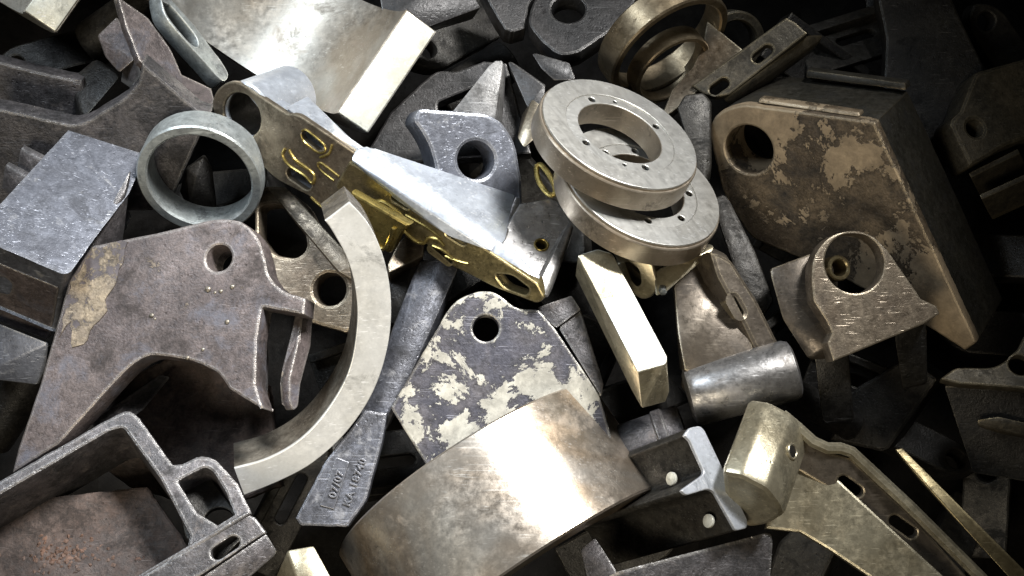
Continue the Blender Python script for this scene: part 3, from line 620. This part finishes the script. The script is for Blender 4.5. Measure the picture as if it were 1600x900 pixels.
t = Thing('forged_bar', 'dark forged bar with raised cast numbers, under the half ring', 'bar')
t.hull('shank', [(652, 408, -30), (694, 402, -18), (716, 418, -28), (646, 586, -30), (606, 672, -28), (600, 610, -18), (560, 650, -40), (610, 560, -60), (680, 540, -90), (700, 420, -100), (590, 690, -20), (556, 668, -30)], 'bar_scale', 5)
pl = Pl(540, 750, -12, (.05, .18, .98))
bl = t.slab('blade', pl, [(461, 810, 3), (508, 720), (545, 672), (570, 640), (606, 645), (598, 690), (572, 784, 8), (543, 824, 4), (470, 822, 3)], 'bar_scale', 34, 4, rough=.4)
t.slab('number_plate', pl.down(-2.5), [(500, 790, 2), (524, 714, 3), (546, 722, 3), (522, 796, 2)], 'text_grey', 4, 1, of=bl)
t.text('numbers', pl.down(-3), 524, 779, 541, 727, '07/07', 16, 'text_grey', of=bl)
t.text('lettering', pl.down(-.5), 546, 792, 573, 718, 'KA 18740', 16, 'text_grey', of=bl)
t.done()

t = Thing('half_ring', 'flat pale half ring with brown inner wall, open to the left', 'half ring')
pl = Pl(540, 540, 95, (.22, -.36, .91))
outer = [(546, 316), (577, 352), (600, 405), (611, 470), (606, 540), (583, 612), (542, 674), (490, 722), (440, 750), (381, 774)]
inner = [(366, 732), (420, 716), (470, 686), (512, 640), (545, 580), (558, 510), (556, 455), (543, 405), (520, 362), (508, 345)]
t.slab('face', pl, cr(outer, 6) + cr(inner, 6), 'matte_steel', 6, 1.2, corner=False)
t.slab('wall', pl.down(5), cr(outer, 6) + cr(inner, 6), 'ring_wall', 82, 2, corner=False)
t.done()

t = Thing('ring_casting', 'dirty brown casting with two dark bores behind the half ring', 'casting')
t.slab('casting', Pl(480, 400, -110, (-.1, .1, .98)), [(396, 300), (414, 290, 6), (444, 294, 10), (476, 318, 14), (498, 360), (530, 392), (600, 420), (600, 500), (540, 520), (470, 500), (420, 460), (398, 420)], 'tan_steel', 50, 6, [[(405, 322, 10), (440, 318, 20), (474, 348, 20), (480, 390, 16), (462, 404, 10), (425, 398, 20), (405, 370)], (515, 452, 27)], rough=.4)
t.hull('rim', [(416, 291, -100), (446, 292, -98), (520, 372, -80), (556, 410, -76), (556, 440, -80), (530, 425, -80), (490, 380, -84), (470, 330, -94), (520, 420, -130)], 'tan_steel', 6)
t.done()
t = Thing('pale_offcut', 'small pale grey plate corner with black stain under the lever', 'offcut')
t.slab('pale_offcut', Pl(630, 395, -25, (.15, .35, .93)), [(606, 413, 2), (622, 380), (640, 362), (664, 376), (662, 400, 3), (608, 426, 2)], 'tan_steel', 40, 2); t.done()
t = Thing('dark_block', 'dark block wedged under the pale offcut and lever', 'block')
t.hull('dark_block', [(600, 428, -60), (664, 404, -55), (690, 420, -60), (640, 520, -80), (600, 500, -90), (610, 430, -160), (680, 480, -160)], 'black_scale', 4); t.done()

# ------------------------------------------------------------------ left: brown bracket plate
t = Thing('bracket_plate', 'broad brown bracket plate with one hole and side lug, left of the half ring', 'bracket')
pl = Pl(250, 500, 70, (-.20, .22, .95))
t.slab('plate', pl, [(142, 384, 6), (242, 364)] + cr([(300, 350), (330, 343), (352, 342), (378, 347), (402, 369), (413, 398), (421, 430), (440, 452), (462, 461)], 4) + [(478, 466, 2), (476, 492, 2), (410, 480, 3), (402, 530), (400, 600), (412, 640, 4), (380, 622), (358, 608, 3), (340, 582, 10), (316, 570, 8), (293, 562), (236, 554, 10), (210, 567, 10), (184, 592), (92, 694), (18, 740), (28, 700), (62, 600), (84, 522), (107, 438)], 'brown_scale', 40, 4, [(342, 403, 20)], rough=.35)
t.slab('lug', Pl(462, 560, 66, (.80, .1, .59)), [(478, 468, 3), (490, 480, 8), (486, 540), (470, 600), (466, 636, 6), (458, 642, 6), (452, 625), (452, 590), (464, 540), (470, 500)], 'brown_scale', 16, 2)
t.hull('lug_front', [(462, 494, 66), (474, 494, 66), (462, 560, 60), (450, 588, 58), (448, 630, 56), (456, 642, 56), (440, 632, 56), (437, 600, 56), (440, 580, 58), (452, 540, 60), (462, 500, 40), (445, 630, 36)], 'brown_scale', 2.5)
t.lathe('hole_liner', pl.down(1).at(342, 403), pl.n, rp(24, -60, -2, 20, 1.5), 'brown_scale', n=36)
t.hull('lug_web', [(402, 500, 40), (414, 500, 30), (420, 560, 0), (418, 636, 10), (404, 636, 30), (400, 560, 50)], 'dark_scale', 2.5)
def flake(pts, m, seed=0, base=pl, th=1.6):
    t.slab('scale_patch', base.down(-th + .2), pts, m, th, .3, rough=2.6)
flake([(146, 387), (200, 375), (193, 400), (176, 446), (164, 470), (168, 486), (146, 510), (128, 540), (112, 545), (110, 500), (92, 528), (112, 440)], 'tan_scale')
for (x, y, r) in ((325, 452, 5), (336, 457, 2.4), (345, 455, 3.4), (363, 448, 4), (355, 503, 4), (293, 559, 3.4), (317, 546, 3), (237, 493, 4), (242, 498, 2.2)):
    t.lathe('weld_spatter', pl.at(x, y), pl.n, [(0, -2), (r, -1), (r * .9, r * .35), (r * .5, r * .7), (0, r * .8)], 'ring_wall', n=12)
t.done()

t = Thing('rusty_slab', 'dark rust crusted slab seen under the arch of the brown bracket', 'slab')
t.slab('rusty_slab', Pl(290, 660, -110, (.1, .15, .98)), [(120, 700), (200, 590), (300, 540), (420, 600), (440, 760), (330, 800), (200, 760)], 'rusty_floor', 60, 6, rough=1.2); t.done()
t = Thing('inclined_strip', 'dim grey strip leaning under the arch of the brown bracket', 'strip')
t.hull('inclined_strip', [(140, 660, -40), (250, 585, -60), (268, 588, -60), (225, 640, -50), (170, 680, -40), (240, 600, -100), (160, 680, -100)], 'dark_scale', 3); t.done()

t = Thing('pocket_casting', 'dark casting with two walled pockets in the lower left corner', 'casting')
pl = Pl(200, 740, 60, (.10, .42, .90))
t.slab('frame', pl, [(-120, 815), (0, 750), (176, 650, 8), (200, 639, 10), (216, 650, 8), (270, 726), (286, 724, 8), (312, 711, 10), (336, 715, 12), (372, 756), (394, 802), (330, 850), (300, 1000), (-120, 1000)], 'dark_scale', 150, 4,
       [[(-100, 830), (0, 773), (172, 673, 6), (192, 668, 6), (250, 748), (296, 836), (270, 960), (-100, 960)], [(278, 752, 4), (320, 730, 8), (332, 736, 6), (352, 768), (366, 804), (340, 820), (308, 800)]], rough=.5)
t.slab('floor', pl.down(120), [(-100, 850), (40, 780), (230, 760), (300, 860), (280, 990), (-100, 990)], 'rusty_floor', 14, 4, rough=1)
t.slab('pocket_floor', pl.down(62), [(270, 750), (320, 735), (390, 830), (340, 880), (290, 840)], 'black_scale', 14, 2, [(342, 818, 24)])
rg = random.Random(4)
bm = bmesh.new()
for k in range(260):
    x = rg.gauss(95, 34); y = rg.gauss(868, 13) ; r = rg.uniform(1.2, 5)
    o = W(pl.down(122).at(x, y)); 
    g = bmesh.ops.create_icosphere(bm, subdivisions=1, radius=r * U, matrix=Matrix.Translation(o))
    for v in g['verts']: v.co = o + (v.co - o) * rg.uniform(.6, 1.2)
me = bpy.data.meshes.new('m'); bm.to_mesh(me); bm.free(); RUST = t.add('rust_crumbs', me, 'rust_lump')
root = t.done()
for ch in root.children:
    if ch.name.startswith('rust_crumbs'): ch['kind'] = 'stuff'

t = Thing('slotted_channel', 'short steel channel with one long slot at the bottom left', 'channel')
pl = Pl(350, 850, 105, (.05, .30, .95))
t.slab('web', pl, [(180, 925), (384, 803, 3), (398, 808, 4), (416, 832, 4), (260, 935)], 'dark_scale', 16, 3, [(340, 864, 364, 848, 9)], rough=.4)
t.hull('front_flange', [(416, 834, 102), (433, 862, 92), (428, 870, 88), (360, 930, 80), (250, 960, 80), (262, 938, 102), (420, 850, 60), (280, 960, 50)], 'dark_scale', 4)
t.hull('rear_flange', [(180, 920, 108), (386, 798, 108), (394, 802, 106), (200, 926, 106), (386, 804, 60), (190, 930, 60)], 'dark_scale', 3)
t.done()
t = Thing('brass_block', 'small pale brass block cropped by the bottom edge', 'block')
t.hull('brass_block', [(449, 860, 40), (490, 853, 36), (524, 915, 44), (472, 930, 50), (425, 915, 0), (500, 930, 0), (455, 865, -10), (492, 860, -20)], 'pale_brass', 3); t.done()

# ------------------------------------------------------------------ dim scrap lying deep in the gaps
rg = random.Random(11)
GAPS = [(1330, 60, 'right of the slotted bar'), (1420, 40, 'in front of the tall dark sheet'), (1560, 60, 'in the top right picture corner'), (1290, 110, 'between slotted bar and flaked block'),
        (1590, 400, 'at the right edge beside the flaked block'), (1560, 520, 'above the rimmed corner bracket'), (1380, 640, 'below the legs of the bored bracket'), (1460, 700, 'left of the rimmed corner bracket'),
        (1540, 780, 'right of the thin brass strip'), (1350, 600, 'between the legs of the bored bracket'), (1250, 620, 'right of the steel barrel'), (1230, 520, 'between cast arm and bored bracket'),
        (1240, 340, 'under the lower rim of the flaked block'), (1000, 620, 'under the bright square bar'), (900, 600, 'between painted plate and bright bar'), (740, 130, 'behind the grey spike'),
        (700, 60, 'right of the pale shell end at the top'), (600, 250, 'behind the lever wedge'), (560, 560, 'inside the half ring'), (620, 720, 'between forged bar and bottom shell'),
        (700, 420, 'between forged bar and lever end'), (840, 330, 'under the lever end block'), (880, 440, 'left of the bright square bar'), (330, 300, 'under the grey bushing'),
        (200, 30, 'between the two hollow shells'), (60, 90, 'under the shell in the top left corner'), (170, 430, 'under the box bracket'), (30, 620, 'at the left edge below the box bracket'),
        (450, 790, 'left of the raised numbers'), (980, 850, 'inside the dark channel at the bottom'), (1260, 870, 'under the slotted brass arm'), (1480, 880, 'under the thin brass strip')]
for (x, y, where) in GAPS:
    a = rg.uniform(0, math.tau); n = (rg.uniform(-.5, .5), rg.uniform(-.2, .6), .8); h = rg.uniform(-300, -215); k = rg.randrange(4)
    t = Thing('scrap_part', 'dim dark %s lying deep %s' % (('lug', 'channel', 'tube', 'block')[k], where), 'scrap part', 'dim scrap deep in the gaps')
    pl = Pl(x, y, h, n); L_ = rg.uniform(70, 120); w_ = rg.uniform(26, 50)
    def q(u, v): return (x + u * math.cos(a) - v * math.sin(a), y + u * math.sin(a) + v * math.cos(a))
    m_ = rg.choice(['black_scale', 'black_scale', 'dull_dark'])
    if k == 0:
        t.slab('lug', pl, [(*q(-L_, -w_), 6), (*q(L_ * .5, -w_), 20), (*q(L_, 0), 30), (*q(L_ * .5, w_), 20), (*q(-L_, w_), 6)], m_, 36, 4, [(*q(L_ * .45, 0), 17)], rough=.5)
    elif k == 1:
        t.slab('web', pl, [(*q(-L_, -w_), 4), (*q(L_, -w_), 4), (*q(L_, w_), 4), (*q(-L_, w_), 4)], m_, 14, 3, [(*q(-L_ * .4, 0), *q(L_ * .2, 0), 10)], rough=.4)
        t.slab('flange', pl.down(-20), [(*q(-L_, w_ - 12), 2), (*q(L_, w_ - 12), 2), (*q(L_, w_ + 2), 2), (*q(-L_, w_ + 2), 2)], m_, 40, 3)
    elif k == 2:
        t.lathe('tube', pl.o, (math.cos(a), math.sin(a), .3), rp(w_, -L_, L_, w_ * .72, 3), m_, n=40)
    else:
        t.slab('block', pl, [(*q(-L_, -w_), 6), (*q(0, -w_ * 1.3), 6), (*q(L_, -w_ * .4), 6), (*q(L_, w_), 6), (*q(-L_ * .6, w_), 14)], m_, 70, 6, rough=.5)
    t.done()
